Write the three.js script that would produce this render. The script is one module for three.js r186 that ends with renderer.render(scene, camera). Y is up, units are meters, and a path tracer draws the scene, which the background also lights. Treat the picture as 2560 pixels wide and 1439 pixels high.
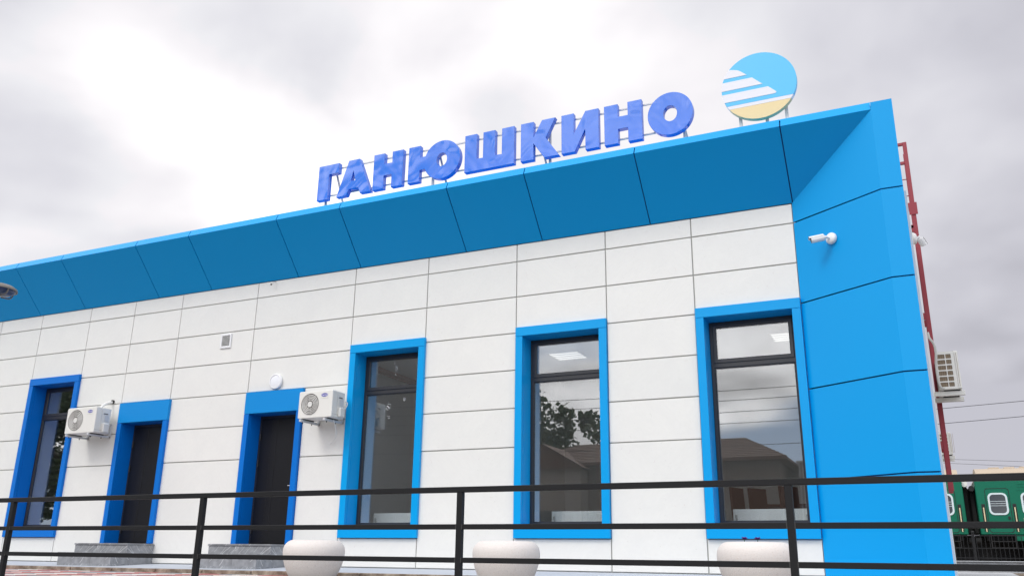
import * as THREE from 'three';
import { mergeGeometries } from 'three/addons/utils/BufferGeometryUtils.js';
import { RectAreaLightUniformsLib } from 'three/addons/lights/RectAreaLightUniformsLib.js';

// ---------------------------------------------------------------- camera, sky, sun, exposure
const scene = new THREE.Scene();
const camera = new THREE.PerspectiveCamera(2 * Math.atan(719.5 / 2155.38) * 180 / Math.PI, 2560 / 1439, 0.1, 900);
camera.rotation.order = 'YXZ';
camera.position.set(1.2457, -0.4334, 12.0654);
camera.rotation.set(THREE.MathUtils.degToRad(17.465), THREE.MathUtils.degToRad(25.2013), THREE.MathUtils.degToRad(0.779));
const renderer = new THREE.WebGLRenderer({ antialias: true });
renderer.setSize(1024, 575);
renderer.toneMapping = THREE.LinearToneMapping;
renderer.toneMappingExposure = 1.0;
renderer.shadowMap.enabled = true;
RectAreaLightUniformsLib.init();

function rng(seed) { let a = seed >>> 0; return () => { a = (a + 0x6D2B79F5) >>> 0; let t = Math.imul(a ^ (a >>> 15), 1 | a); t = (t + Math.imul(t ^ (t >>> 7), 61 | t)) ^ t; return ((t ^ (t >>> 14)) >>> 0) / 4294967296; }; }
// value noise in three dimensions
const hash3 = (x, y, z) => { let h = Math.imul(x, 374761393) ^ Math.imul(y, 668265263) ^ Math.imul(z, 2147483647 - 1013904223); h = Math.imul(h ^ (h >>> 13), 1274126177); return ((h ^ (h >>> 16)) >>> 0) / 4294967296; };
function noise3(x, y, z) {
  const X = Math.floor(x), Y = Math.floor(y), Z = Math.floor(z); let fx = x - X, fy = y - Y, fz = z - Z;
  fx = fx * fx * (3 - 2 * fx); fy = fy * fy * (3 - 2 * fy); fz = fz * fz * (3 - 2 * fz);
  const l = (a, b, t) => a + (b - a) * t;
  return l(l(l(hash3(X, Y, Z), hash3(X + 1, Y, Z), fx), l(hash3(X, Y + 1, Z), hash3(X + 1, Y + 1, Z), fx), fy), l(l(hash3(X, Y, Z + 1), hash3(X + 1, Y, Z + 1), fx), l(hash3(X, Y + 1, Z + 1), hash3(X + 1, Y + 1, Z + 1), fx), fy), fz);
}
function fbm(x, y, z, n = 5) { let a = 0.5, s = 0, t = 0; for (let i = 0; i < n; i++) { s += a * noise3(x, y, z); t += a; x = x * 2.03 + 11.3; y = y * 2.03 + 5.7; z = z * 2.03 + 3.1; a *= 0.5; } return s / t; }
const smooth = (a, b, t) => { t = Math.min(1, Math.max(0, (t - a) / (b - a))); return t * t * (3 - 2 * t); };

// the cloud deck seen over the roof, as directions and brightness
const deck = [
  [-0.746,0.504,-0.436,0.68], [-0.725,0.510,-0.462,0.83], [-0.694,0.523,-0.495,0.87], [-0.656,0.533,-0.534,0.85], [-0.636,0.532,-0.558,0.78], [-0.625,0.526,-0.577,0.76], [-0.599,0.545,-0.587,0.81], [-0.624,0.504,-0.597,0.84], [-0.600,0.496,-0.627,0.90], [-0.572,0.487,-0.660,0.87], [-0.539,0.485,-0.689,0.92], [-0.500,0.556,-0.664,0.87], [-0.465,0.557,-0.689,0.90], [-0.406,0.564,-0.719,0.91], [-0.379,0.485,-0.788,0.87], [-0.761,0.456,-0.461,0.98], [-0.722,0.475,-0.503,0.96], [-0.764,0.403,-0.504,0.81], [-0.776,0.408,-0.481,0.78], [-0.788,0.381,-0.483,0.69], [-0.770,0.378,-0.514,0.73], [-0.782,0.360,-0.509,0.69], [-0.762,0.371,-0.532,0.75], [-0.739,0.374,-0.560,0.83], [-0.717,0.366,-0.594,0.94], [-0.757,0.340,-0.558,0.76], [-0.790,0.323,-0.522,0.78], [-0.772,0.343,-0.536,0.73], [-0.748,0.328,-0.577,0.87], [-0.796,0.300,-0.526,0.97], [-0.723,0.334,-0.605,0.91], [-0.689,0.486,-0.537,1.09], [-0.708,0.448,-0.545,1.21], [-0.732,0.444,-0.517,1.15], [-0.673,0.441,-0.594,1.33], [-0.628,0.452,-0.634,1.33], [-0.639,0.405,-0.654,1.33], [-0.588,0.421,-0.690,1.33], [-0.502,0.489,-0.713,1.21], [-0.440,0.513,-0.737,1.09], [-0.472,0.461,-0.752,1.21], [-0.314,0.534,-0.785,1.03], [-0.246,0.557,-0.794,0.99], [-0.214,0.510,-0.833,0.96], [-0.164,0.550,-0.819,0.96], [-0.163,0.487,-0.858,0.92], [-0.121,0.555,-0.823,0.91], [-0.079,0.560,-0.825,0.81], [-0.044,0.533,-0.845,0.75], [-0.006,0.519,-0.855,0.70], [0.051,0.521,-0.852,0.66], [0.114,0.519,-0.847,0.58], [0.136,0.500,-0.856,0.59], [0.100,0.485,-0.869,0.67], [0.027,0.484,-0.874,0.73], [0.080,0.459,-0.885,0.67], [0.115,0.464,-0.878,0.62], [0.040,0.438,-0.898,0.67], [0.094,0.427,-0.899,0.70], [0.123,0.402,-0.907,0.66], [0.072,0.394,-0.916,0.75], [0.107,0.387,-0.916,0.72], [0.050,0.360,-0.932,0.67], [0.096,0.352,-0.931,0.62], [0.118,0.333,-0.936,0.61], [0.065,0.334,-0.940,0.61], [0.099,0.313,-0.945,0.58], [0.061,0.299,-0.952,0.62], [0.102,0.282,-0.954,0.66], [0.063,0.255,-0.965,0.56], [0.097,0.243,-0.965,0.58], [0.081,0.226,-0.971,0.55], [0.098,0.196,-0.976,0.58], [0.071,0.179,-0.981,0.53], [0.086,0.158,-0.984,0.51], [0.068,0.128,-0.989,0.50], [0.087,0.111,-0.990,0.48], [0.048,0.105,-0.993,0.51]];
function skyColor(x, y, z, out) {
  const q = 1 / (Math.max(y, 0) + 0.22), cx = x * q, cz = z * q;
  const wx = fbm(cx * 1.3 + 4, cz * 1.3, 1.5, 3) - 0.5, wz = fbm(cx * 1.3, cz * 1.3 + 9, 7.5, 3) - 0.5;
  const f = fbm(cx * 2.1 + wx * 1.6 + 20, cz * 2.1 + wz * 1.6 + 7, 2.2, 6);
  // overcast deck ahead
  let sw = 0.0006, sl = 0.0006 * (.68 + .6 * smooth(.12, .6, y));
  for (const [dx, dy, dz, l] of deck) { const d = 1 - (x * dx + y * dy + z * dz) / Math.hypot(dx, dy, dz); const w = Math.exp(-d / 0.0013) + 0.0004 * Math.exp(-d / 0.03); sw += w; sl += w * l; }
  let lum = sl / sw * (1 + 0.5 * (fbm(cx * 6 + wx * 3 + 2, cz * 6 + wz * 3, 8.8, 6) - 0.5));
  const front = [lum * (1.0 - 0.02 * (lum < .9 ? 1 : 0)), lum * .976, lum * (1.0 + 0.085 * smooth(1.05, .5, lum))];
  // broken cloud over the open side of the yard, blue between
  const c = smooth(0.40, 0.60, f + 0.10 * smooth(0.12, 0.5, y) + 0.02), b = 1.62 + 3.4 * (fbm(cx * 5 + 3 + wx, cz * 5 + wz, 5.1, 5) - 0.47);
  const hz = smooth(0.25, 0.0, y);
  const back = [(.52 + .34 * hz) * (1 - c) + b * c, (.74 + .26 * hz) * (1 - c) + b * .99 * c, (1.10 + .1 * hz) * (1 - c) + b * 1.01 * c];
  const t = smooth(-0.35, 0.25, z - 0.25 * y);
  for (let i = 0; i < 3; i++) out[i] = Math.max(0.05, front[i] * (1 - t) + back[i] * t);
}
{
  const W = 1536, H = 768, data = new Float32Array(W * H * 4), o = [0, 0, 0];
  for (let j = 0; j < H; j++) {
    const el = ((j + 0.5) / H - 0.5) * Math.PI, y = Math.sin(el), c = Math.cos(el);
    for (let i = 0; i < W; i++) {
      const k = (j * W + i) * 4;
      if (y < -0.02) { data[k] = .30; data[k + 1] = .29; data[k + 2] = .28; data[k + 3] = 1; continue; }
      const az = ((i + 0.5) / W - 0.5) * 2 * Math.PI;
      skyColor(c * Math.cos(az), y, c * Math.sin(az), o);
      data[k] = o[0]; data[k + 1] = o[1]; data[k + 2] = o[2]; data[k + 3] = 1;
    }
  }
  const tex = new THREE.DataTexture(data, W, H, THREE.RGBAFormat, THREE.FloatType);
  tex.mapping = THREE.EquirectangularReflectionMapping; tex.magFilter = THREE.LinearFilter; tex.minFilter = THREE.LinearFilter; tex.needsUpdate = true;
  scene.background = tex; scene.environment = tex;
}
const sun = new THREE.DirectionalLight(new THREE.Color(1, .96, .90), 1.25);
sun.position.set(-14, 26, 22); sun.target.position.set(-5, 1, 0);
sun.castShadow = true; sun.shadow.radius = 34; sun.shadow.mapSize.set(2048, 2048);
Object.assign(sun.shadow.camera, { left: -40, right: 40, top: 30, bottom: -30, near: 1, far: 120 });
scene.add(sun, sun.target);

// ---------------------------------------------------------------- helpers
const names = new Map();
const numbered = (n) => { const k = names.get(n) ?? 0; names.set(n, k + 1); return k ? `${n}_${String(k).padStart(3, '0')}` : n; };
function thing(name, label, category, pos = [0, 0, 0], group) {
  const o = new THREE.Group(); o.name = numbered(name); o.position.set(...pos); o.userData = { label, category }; if (group) o.userData.group = group; scene.add(o); return o;
}
function part(name, geo, mat, parent) { const m = new THREE.Mesh(geo, mat); m.name = name; m.castShadow = m.receiveShadow = true; parent.add(m); return m; }
function struct(name, geo, mat, label, category) { const m = part(name, geo, mat, scene); m.userData = { kind: 'structure', label, category }; return m; }
const V = (...a) => new THREE.Vector3(...a);
// polygon soup: faces as lists of points, uv in metres by the dominant axis of the face
function poly(faces) {
  const p = [], n = [], u = [], a = V(), b = V(), c = V(), ab = V(), ac = V();
  for (const f of faces) for (let i = 1; i + 1 < f.length; i++) {
    a.set(...f[0]); b.set(...f[i]); c.set(...f[i + 1]); ab.subVectors(b, a); ac.subVectors(c, a); ab.cross(ac); if (ab.lengthSq() < 1e-14) continue; ab.normalize();
    for (const q of [f[0], f[i], f[i + 1]]) {
      p.push(...q); n.push(ab.x, ab.y, ab.z);
      const ax = Math.abs(ab.x), ay = Math.abs(ab.y), az = Math.abs(ab.z);
      if (az >= ax && az >= ay) u.push(q[0], q[1]); else if (ax >= ay) u.push(q[2], q[1]); else u.push(q[0], q[2]);
    }
  }
  const g = new THREE.BufferGeometry();
  g.setAttribute('position', new THREE.Float32BufferAttribute(p, 3)); g.setAttribute('normal', new THREE.Float32BufferAttribute(n, 3)); g.setAttribute('uv', new THREE.Float32BufferAttribute(u, 2));
  return g;
}
// box between corners, chamfered by b
function bx(x0, x1, y0, y1, z0, z1, b = 0) {
  if (!b) return poly([
    [[x0, y0, z1], [x1, y0, z1], [x1, y1, z1], [x0, y1, z1]], [[x1, y0, z0], [x0, y0, z0], [x0, y1, z0], [x1, y1, z0]], [[x1, y0, z1], [x1, y0, z0], [x1, y1, z0], [x1, y1, z1]],
    [[x0, y0, z0], [x0, y0, z1], [x0, y1, z1], [x0, y1, z0]], [[x0, y1, z1], [x1, y1, z1], [x1, y1, z0], [x0, y1, z0]], [[x0, y0, z0], [x1, y0, z0], [x1, y0, z1], [x0, y0, z1]]]);
  const L = [x0, y0, z0], Hh = [x1, y1, z1], F = [];
  const P = (s, keep) => [0, 1, 2].map((k) => (s[k] < 0 ? L[k] + (k === keep ? 0 : b) : Hh[k] - (k === keep ? 0 : b)));
  const mid = [0, 1, 2].map((k) => (L[k] + Hh[k]) / 2);
  const add = (f) => { const a = V(...f[0]), e1 = V(...f[1]).sub(a), e2 = V(...f[2]).sub(a), nn = e1.cross(e2), cen = V(...f[0]).add(V(...f[2])).multiplyScalar(.5).sub(V(...mid)); F.push(nn.dot(cen) < 0 ? [...f].reverse() : f); };
  for (let k = 0; k < 3; k++) for (const s of [-1, 1]) { const i = (k + 1) % 3, j = (k + 2) % 3; add([[-1, -1], [1, -1], [1, 1], [-1, 1]].map(([u, v]) => { const q = []; q[k] = s; q[i] = u; q[j] = v; return P(q, k); })); }
  for (let k = 0; k < 3; k++) { const i = (k + 1) % 3, j = (k + 2) % 3; for (const u of [-1, 1]) for (const v of [-1, 1]) { const q = (w, keep) => { const s = []; s[k] = w; s[i] = u; s[j] = v; return P(s, keep); }; add([q(-1, i), q(1, i), q(1, j), q(-1, j)]); } }
  for (const u of [-1, 1]) for (const v of [-1, 1]) for (const w of [-1, 1]) add([P([u, v, w], 0), P([u, v, w], 1), P([u, v, w], 2)]);
  return poly(F);
}
const merge = (l) => mergeGeometries(l.map((g) => { const h = g.index ? g.toNonIndexed() : g; for (const k of Object.keys(h.attributes)) if (!['position', 'normal', 'uv'].includes(k)) h.deleteAttribute(k); return h; }));
function between(g, p, q) { const a = V(...p), b = V(...q), m = new THREE.Matrix4(), d = b.clone().sub(a), qn = new THREE.Quaternion().setFromUnitVectors(V(0, 1, 0), d.clone().normalize()); m.compose(a.clone().add(b).multiplyScalar(.5), qn, V(1, 1, 1)); return g.applyMatrix4(m); }
const len = (p, q) => V(...p).distanceTo(V(...q));
const rod = (p, q, r, s = 10) => between(new THREE.CylinderGeometry(r, r, len(p, q), s), p, q);
function beam(p, q, w, h) { const L = len(p, q); return between(bx(-w / 2, w / 2, -L / 2, L / 2, -h / 2, h / 2), p, q); }
const tubeOf = (pts, r, n = 24, s = 8) => new THREE.TubeGeometry(new THREE.CatmullRomCurve3(pts.map((p) => V(...p))), n, r, s);
function shapeOf(pts, holes = []) { const s = new THREE.Shape(pts.map(([x, y]) => new THREE.Vector2(x, y))); for (const h of holes) s.holes.push(new THREE.Path(h.map(([x, y]) => new THREE.Vector2(x, y)))); return s; }
function extr(shape, z0, z1, b = 0, seg = 1) { const g = new THREE.ExtrudeGeometry(shape, { depth: z1 - z0 - 2 * b, bevelEnabled: b > 0, bevelThickness: b, bevelSize: b, bevelOffset: -b, bevelSegments: seg, curveSegments: 32 }); g.translate(0, 0, z0 + b); return g; }
const ring = (cx, cy, rx, ry, n = 56) => Array.from({ length: n }, (_, i) => [cx + rx * Math.cos(2 * Math.PI * i / n), cy + ry * Math.sin(2 * Math.PI * i / n)]);
const roundRect = (x0, x1, y0, y1, r, n = 5) => { const o = []; for (const [cx, cy, a] of [[x1 - r, y1 - r, 0], [x0 + r, y1 - r, 1], [x0 + r, y0 + r, 2], [x1 - r, y0 + r, 3]]) for (let i = 0; i <= n; i++) { const t = (a + i / n) * Math.PI / 2; o.push([cx + r * Math.cos(t), cy + r * Math.sin(t)]); } return o; };
const rect = (x0, x1, y0, y1) => [[x0, y0], [x1, y0], [x1, y1], [x0, y1]];

// ---------------------------------------------------------------- textures
function dataTex(n, fn, srgb = false, m = n) {
  const d = new Uint8Array(n * m * 4);
  for (let j = 0; j < m; j++) for (let i = 0; i < n; i++) { const c = fn(i / n, j / m), k = (j * n + i) * 4; for (let e = 0; e < 3; e++) d[k + e] = Math.max(0, Math.min(255, Math.round(255 * (Array.isArray(c) ? c[e] : c)))); d[k + 3] = 255; }
  const t = new THREE.DataTexture(d, n, m); t.magFilter = THREE.LinearFilter; t.minFilter = THREE.LinearMipmapLinearFilter; t.generateMipmaps = true; t.wrapS = t.wrapT = THREE.RepeatWrapping; if (srgb) t.colorSpace = THREE.SRGBColorSpace; t.needsUpdate = true; return t;
}
// tileable noise: torus in noise space
const tile = (u, v, f, s = 0, n = 4) => { const a = u * 2 * Math.PI, b = v * 2 * Math.PI, r = f / 6.283; return fbm(Math.cos(a) * r + 31 + s, Math.sin(a) * r + Math.cos(b) * r * .97 + 17, Math.sin(b) * r + 9 + s * 2, n); };
const rep = (t, x, y = x) => { const c = t.clone(); c.repeat.set(x, y); c.needsUpdate = true; return c; };
const waveTex = dataTex(256, (u, v) => tile(u, v, 5, 3, 3));
const swirlTex = dataTex(256, (u, v) => { const a = tile(u, v, 4, 9, 1), b = tile(u, v, 4, 2, 1); return tile(u + .12 * a, v + .12 * b, 7, 6, 2); });
const grainTex = dataTex(256, (u, v) => tile(u, v, 60, 5, 3));
const specks = (() => { const r = rng(5), d = []; for (let i = 0; i < 700; i++) d.push([r(), r(), .0012 + r() * r() * .005, r()]); return d; })();
const terrazzoTex = (() => { const c = document.createElement('canvas'); c.width = c.height = 512; const g = c.getContext('2d'); g.fillStyle = '#d9d2cd'; g.fillRect(0, 0, 512, 512); const r = rng(8);
  for (let i = 0; i < 9000; i++) { const v = 185 + r() * 60, k = r(); g.fillStyle = `rgba(${v},${v * (k < .3 ? .92 : .98)},${v * (k < .3 ? .88 : .97)},.55)`; g.beginPath(); g.arc(r() * 512, r() * 512, .6 + r() * 2.0, 0, 7); g.fill(); }
  for (const [x, y, s, k] of specks) { g.fillStyle = k < .4 ? 'rgba(120,80,70,.55)' : k < .7 ? 'rgba(90,90,90,.5)' : 'rgba(170,110,90,.5)'; g.beginPath(); g.arc(x * 512, y * 512, s * 300 + .4, 0, 7); g.fill(); }
  const t = new THREE.CanvasTexture(c); t.wrapS = t.wrapT = THREE.RepeatWrapping; t.colorSpace = THREE.SRGBColorSpace; return t; })();
const marbleTex = (() => { const c = document.createElement('canvas'); c.width = c.height = 512; const g = c.getContext('2d'), r = rng(21); const im = g.createImageData(512, 512);
  for (let j = 0; j < 512; j++) for (let i = 0; i < 512; i++) { const n = fbm(i / 40, j / 40, 3, 5), v = 118 + 42 * n, k = (j * 512 + i) * 4; im.data[k] = v; im.data[k + 1] = v * 1.015; im.data[k + 2] = v * 1.04; im.data[k + 3] = 255; }
  g.putImageData(im, 0, 0); for (let i = 0; i < 46; i++) { g.strokeStyle = `rgba(${r() < .75 ? '232,233,235' : '80,84,90'},${.25 + .5 * r()})`; g.lineWidth = 1 + r() * 5; g.beginPath(); let x = r() * 600 - 60, y = r() * 512; g.moveTo(x, y); for (let k = 0; k < 6; k++) { x += 18 + r() * 22; y -= 12 + r() * 34; g.lineTo(x, y); } g.stroke(); }
  const t = new THREE.CanvasTexture(c); t.wrapS = t.wrapT = THREE.RepeatWrapping; t.colorSpace = THREE.SRGBColorSpace; return t; })();
const mottled = (a, b, f, s, q = 1) => dataTex(256, (u, v) => { const n = Math.pow(tile(u, v, f, s, 5), q), m = tile(u, v, f * 7, s + 4, 3); const t = Math.min(1, Math.max(0, (n - .3) * 2 + (m - .5) * .5)); return [0, 1, 2].map((k) => a[k] + (b[k] - a[k]) * t); }, true);
const kerbTex = mottled([.42, .36, .31], [.68, .63, .57], 9, 3);
const concreteTex = mottled([.60, .61, .62], [.72, .73, .75], 8, 6);
const gravelTex = mottled([.30, .26, .22], [.55, .49, .42], 40, 2);
const streetTex = mottled([.34, .335, .33], [.46, .455, .44], 14, 9);
const panelTex = (() => { const c = document.createElement('canvas'); c.width = c.height = 1024; const g = c.getContext('2d'), r = rng(61), im = g.createImageData(1024, 1024);
  for (let j = 0; j < 1024; j++) for (let i = 0; i < 1024; i++) { const n = tile(i / 1024, j / 1024, 9, 3, 4) - .5, m = tile(i / 1024, j / 1024, 70, 8, 2) - .5, k = (j * 1024 + i) * 4, v = 251 + 7 * n + 4 * m; im.data[k] = v; im.data[k + 1] = v; im.data[k + 2] = v - 1.2 * (1 + n); im.data[k + 3] = 255; }
  g.putImageData(im, 0, 0);
  for (let i = 0; i < 34; i++) { g.strokeStyle = `rgba(${150 + r() * 50},${145 + r() * 45},${135 + r() * 40},${.18 + .3 * r()})`; g.lineWidth = .5 + r(); g.beginPath(); const x = r() * 1024, y = r() * 1024, l = 4 + r() * 16, a = r() * 6.3; g.moveTo(x, y); g.quadraticCurveTo(x + l * Math.cos(a), y + l * Math.sin(a), x + l * 1.3 * Math.cos(a + .5), y + l * 1.3 * Math.sin(a + .5)); g.stroke(); }
  for (let i = 0; i < 160; i++) { g.fillStyle = `rgba(120,112,100,${.1 + .25 * r()})`; g.beginPath(); g.arc(r() * 1024, r() * 1024, .4 + r() * 1.1, 0, 7); g.fill(); }
  const t = new THREE.CanvasTexture(c); t.wrapS = t.wrapT = THREE.RepeatWrapping; t.colorSpace = THREE.SRGBColorSpace; return t; })();
const scratchTex = dataTex(512, (u, v) => { const n = tile(u, v, 26, 12, 4); return .30 + .22 * (n - .5) + .10 * (tile(u, v, 4, 2, 3) - .5); });

// ---------------------------------------------------------------- materials
const lin = (r, g, b) => new THREE.Color().setRGB(r, g, b);
const std = (c, rough = .5, more = {}) => new THREE.MeshStandardMaterial({ color: Array.isArray(c) ? lin(...c) : c, roughness: rough, ...more });
const phy = (c, rough, more) => new THREE.MeshPhysicalMaterial({ color: Array.isArray(c) ? lin(...c) : c, roughness: rough, ...more });
const M = {
  white: std([.785, .78, .757], .42),
  whiteB: std([.768, .766, .745], .44), whiteC: std([.797, .79, .766], .40),
  joint: std([.42, .42, .39], .7), backing: std([.45, .45, .43], .8),
  blue: phy([.001, .328, .74], .32, { specularIntensity: .42 }), blueB: phy([.001, .323, .732], .34, { specularIntensity: .42 }), deep: phy([.001, .155, .58], .40, { specularIntensity: .35 }), deepHead: phy([.004, .245, .64], .40, { specularIntensity: .4 }), blueJoint: std([.006, .08, .30], .6),
  frame: std([.028, .029, .034], .38), doorLeaf: phy([.012, .012, .014], .35, { specularIntensity: .55 }), black: phy([.012, .012, .013], .5, { specularIntensity: .5, bumpMap: rep(grainTex, 3, 3), bumpScale: .0006 }),
  rubber: std([.01, .01, .01], .7), chrome: std([.6, .6, .6], .2, { metalness: 1 }),
  glass: phy([.93, .95, .95], 0.0, { transmission: 1, thickness: 0, ior: 2.333 }),
  inner: std([.78, .78, .77], .85), ceiling: std([.82, .82, .82], .9), floor: std([.30, .27, .24], .6), redTrim: std([.22, .025, .025], .6), radiator: std([.80, .82, .83], .35), wood: std([.13, .045, .03], .5),
  letter: phy([.018, .16, .72], .08, { ior: 1.85, bumpMap: rep(swirlTex, .62, .62), bumpScale: .016 }), steel: std([.62, .61, .59], .5),
  emBlue: std([.085, .50, .83], .35), emWhite: std([.74, .74, .79], .35), emTan: std([.78, .62, .33], .35),
  acBody: std([.74, .73, .69], .45), acDark: std([.10, .085, .075], .7), acFin: std([.30, .23, .15], .5), acBlade: std([.16, .14, .125], .6), acRing: std([.42, .40, .37], .5), acHub: std([.70, .69, .66], .5), galv: std([.58, .59, .60], .45), fin: std([.20, .15, .10], .6),
  plastic: std([.84, .84, .85], .35), lens: std([.01, .01, .015], .1), hose: std([.80, .79, .76], .5), insulation: std([.55, .56, .54], .8),
  diffuser: std([.80, .81, .85], .5), slat: std([.74, .74, .73], .5), hollow: std([.012, .012, .012], .9),
  planter: std('#ffffff', .75, { map: rep(terrazzoTex, 3, 2), bumpMap: rep(grainTex, 6, 4), bumpScale: .002 }), soil: std([.05, .035, .025], .95), petal: std([.10, .015, .22], .7), leaf: std([.05, .12, .03], .7),
  marble: std('#ffffff', .35, { map: rep(marbleTex, 1.2, 1.2) }), marbleEdge: std('#e6e6e6', .4, { map: rep(marbleTex, .7, .7) }), grout: std([.35, .35, .34], .9),
  kerb: std('#ffffff', .9, { map: rep(kerbTex, 1.4, 1.4), bumpMap: rep(grainTex, 2, 2), bumpScale: .004 }), apron: std([.46, .49, .54], .8, { bumpMap: rep(grainTex, 1, 1), bumpScale: .003 }),
  concrete: std('#ffffff', .9, { map: rep(concreteTex, .4, .4), bumpMap: rep(grainTex, 1, 1), bumpScale: .004 }), gravel: std('#ffffff', .95, { map: rep(gravelTex, .7, .7), bumpMap: rep(grainTex, 1, 1), bumpScale: .02 }), street: std('#ffffff', .9, { map: rep(streetTex, .25, .25) }),
  paveRed: std([.40, .125, .115], .85), paveGrey: std([.19, .20, .225], .85), paveLight: std([.58, .555, .52], .85), paveBed: std([.22, .21, .20], .9),
  ladder: std([.27, .025, .04], .5), wire: std([.05, .05, .06], .6), pole: std([.45, .45, .44], .8),
  trainGreen: phy([.005, .13, .075], .4, { specularIntensity: .4 }), trainDark: std([.015, .015, .016], .8), trainRoof: std([.44, .36, .27], .6), trainTrim: std([.70, .70, .66], .5), trainGlass: phy([.03, .035, .04], .06, { ior: 1.6 }), trainFrame: std([.58, .66, .68], .4), brass: std([.70, .58, .36], .5), cream: std([.72, .60, .42], .5),
  roofTile: std([.13, .07, .052], .7), brick: std([.20, .155, .13], .9), greyPlaster: std([.36, .36, .35], .9), plasterHouse: std([.30, .26, .23], .9), barkMat: std([.09, .065, .045], .95),
  lampGrey: std([.17, .155, .14], .5), lampBlue: std([.02, .05, .14], .3), weld: std([.035, .034, .033], .5),
};
M.leafDark = phy([.045, .085, .028], .85, { transmission: .3, thickness: 0, side: THREE.DoubleSide });
for (const m of [M.white, M.whiteB, M.whiteC]) { m.map = rep(panelTex, .42, .42); m.bumpMap = rep(waveTex, .55, .55); m.bumpScale = .0012; }
for (const m of [M.blue, M.blueB, M.deep, M.deepHead]) { m.bumpMap = rep(waveTex, .45, .45); m.bumpScale = .0008; }

// ---------------------------------------------------------------- ground
struct('street', poly([[[-320, -2, 320], [320, -2, 320], [320, -2, 7.2], [-320, -2, 7.2]]]), M.street, 'grey street surface on the camera side, below the forecourt', 'street');
struct('yard_ground', poly([[[-320, -.665, 1.28], [320, -.665, 1.28], [320, -.665, -420], [-320, -.665, -420]]]), M.gravel, 'brown gravel yard beside the station', 'ground');
struct('concrete_path', poly([[[1.47, -.655, .9], [2.5, -.655, .9], [3.05, -.655, -12], [3.7, -.655, -23.9], [-14, -.655, -23.9], [1.4, -.655, -14], [1.47, -.655, -.1]]]), M.concrete, 'pale concrete path beside the end wall', 'path');
const apronY = (z) => -.592 - .045 * z;
struct('wall_apron', merge([poly([[[-30, apronY(1.2), 1.2], [1.6, apronY(1.2), 1.2], [1.6, apronY(0), -.02], [-30, apronY(0), -.02]]]), bx(-30, 1.6, -.8, apronY(1.2), 1.19, 1.198)]), M.apron, 'blue grey concrete apron at the foot of the facade', 'pavement');
const paveY = (z) => -.716 - .026 * (z - 1.28);
struct('forecourt', poly([[[-40, paveY(7.1), 7.1], [30, paveY(7.1), 7.1], [30, paveY(1.28), 1.28], [-40, paveY(1.28), 1.28]]]), M.paveBed, 'forecourt paving between railing and station', 'pavement');
{ // coloured paving blocks, each its own piece
  const root = scene.getObjectByName('forecourt'), r = rng(77), s = .245, geo = bx(-s / 2, s / 2, -.02, .012, -s / 2, s / 2, .006), mats = [M.paveRed, M.paveGrey, M.paveLight];
  let k = 0;
  for (let j = 0; j < 11; j++) for (let i = 0; i < 27; i++) {
    const x = -13.9 + i * .25 + (j % 2 ? .12 : 0), z = 1.42 + j * .25, w = (((x + .62 * z + 40) / 1.18) % 1), c = w < .4 ? 0 : w < .68 ? 1 : 2;
    const m = part(k ? `paving_block_${String(k).padStart(3, '0')}` : 'paving_block', geo, mats[c], root); m.position.set(x, paveY(z) + .002 + r() * .002, z); k++;
  }
}
{ // kerb stones along the apron
  const t = thing('kerb', 'weathered brown concrete kerb between apron and coloured paving', 'kerb', [0, 0, 1.2]); let x = -15, k = 0; const r = rng(4);
  while (x < 1.6) { const L = Math.min(.98, 1.6 - x); part(k ? `kerb_stone_${String(k).padStart(3, '0')}` : 'kerb_stone', bx(x + .006, x + L - .006, -.86, apronY(1.2) - .004 + r() * .006, .0, .08, .012), M.kerb, t); x += L; k++; }
}
struct('retaining_wall', bx(-40, 30, -2.1, paveY(7.1) + .03, 7.1, 7.3, .02), M.concrete, 'concrete retaining wall carrying the black railing', 'wall');

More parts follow.
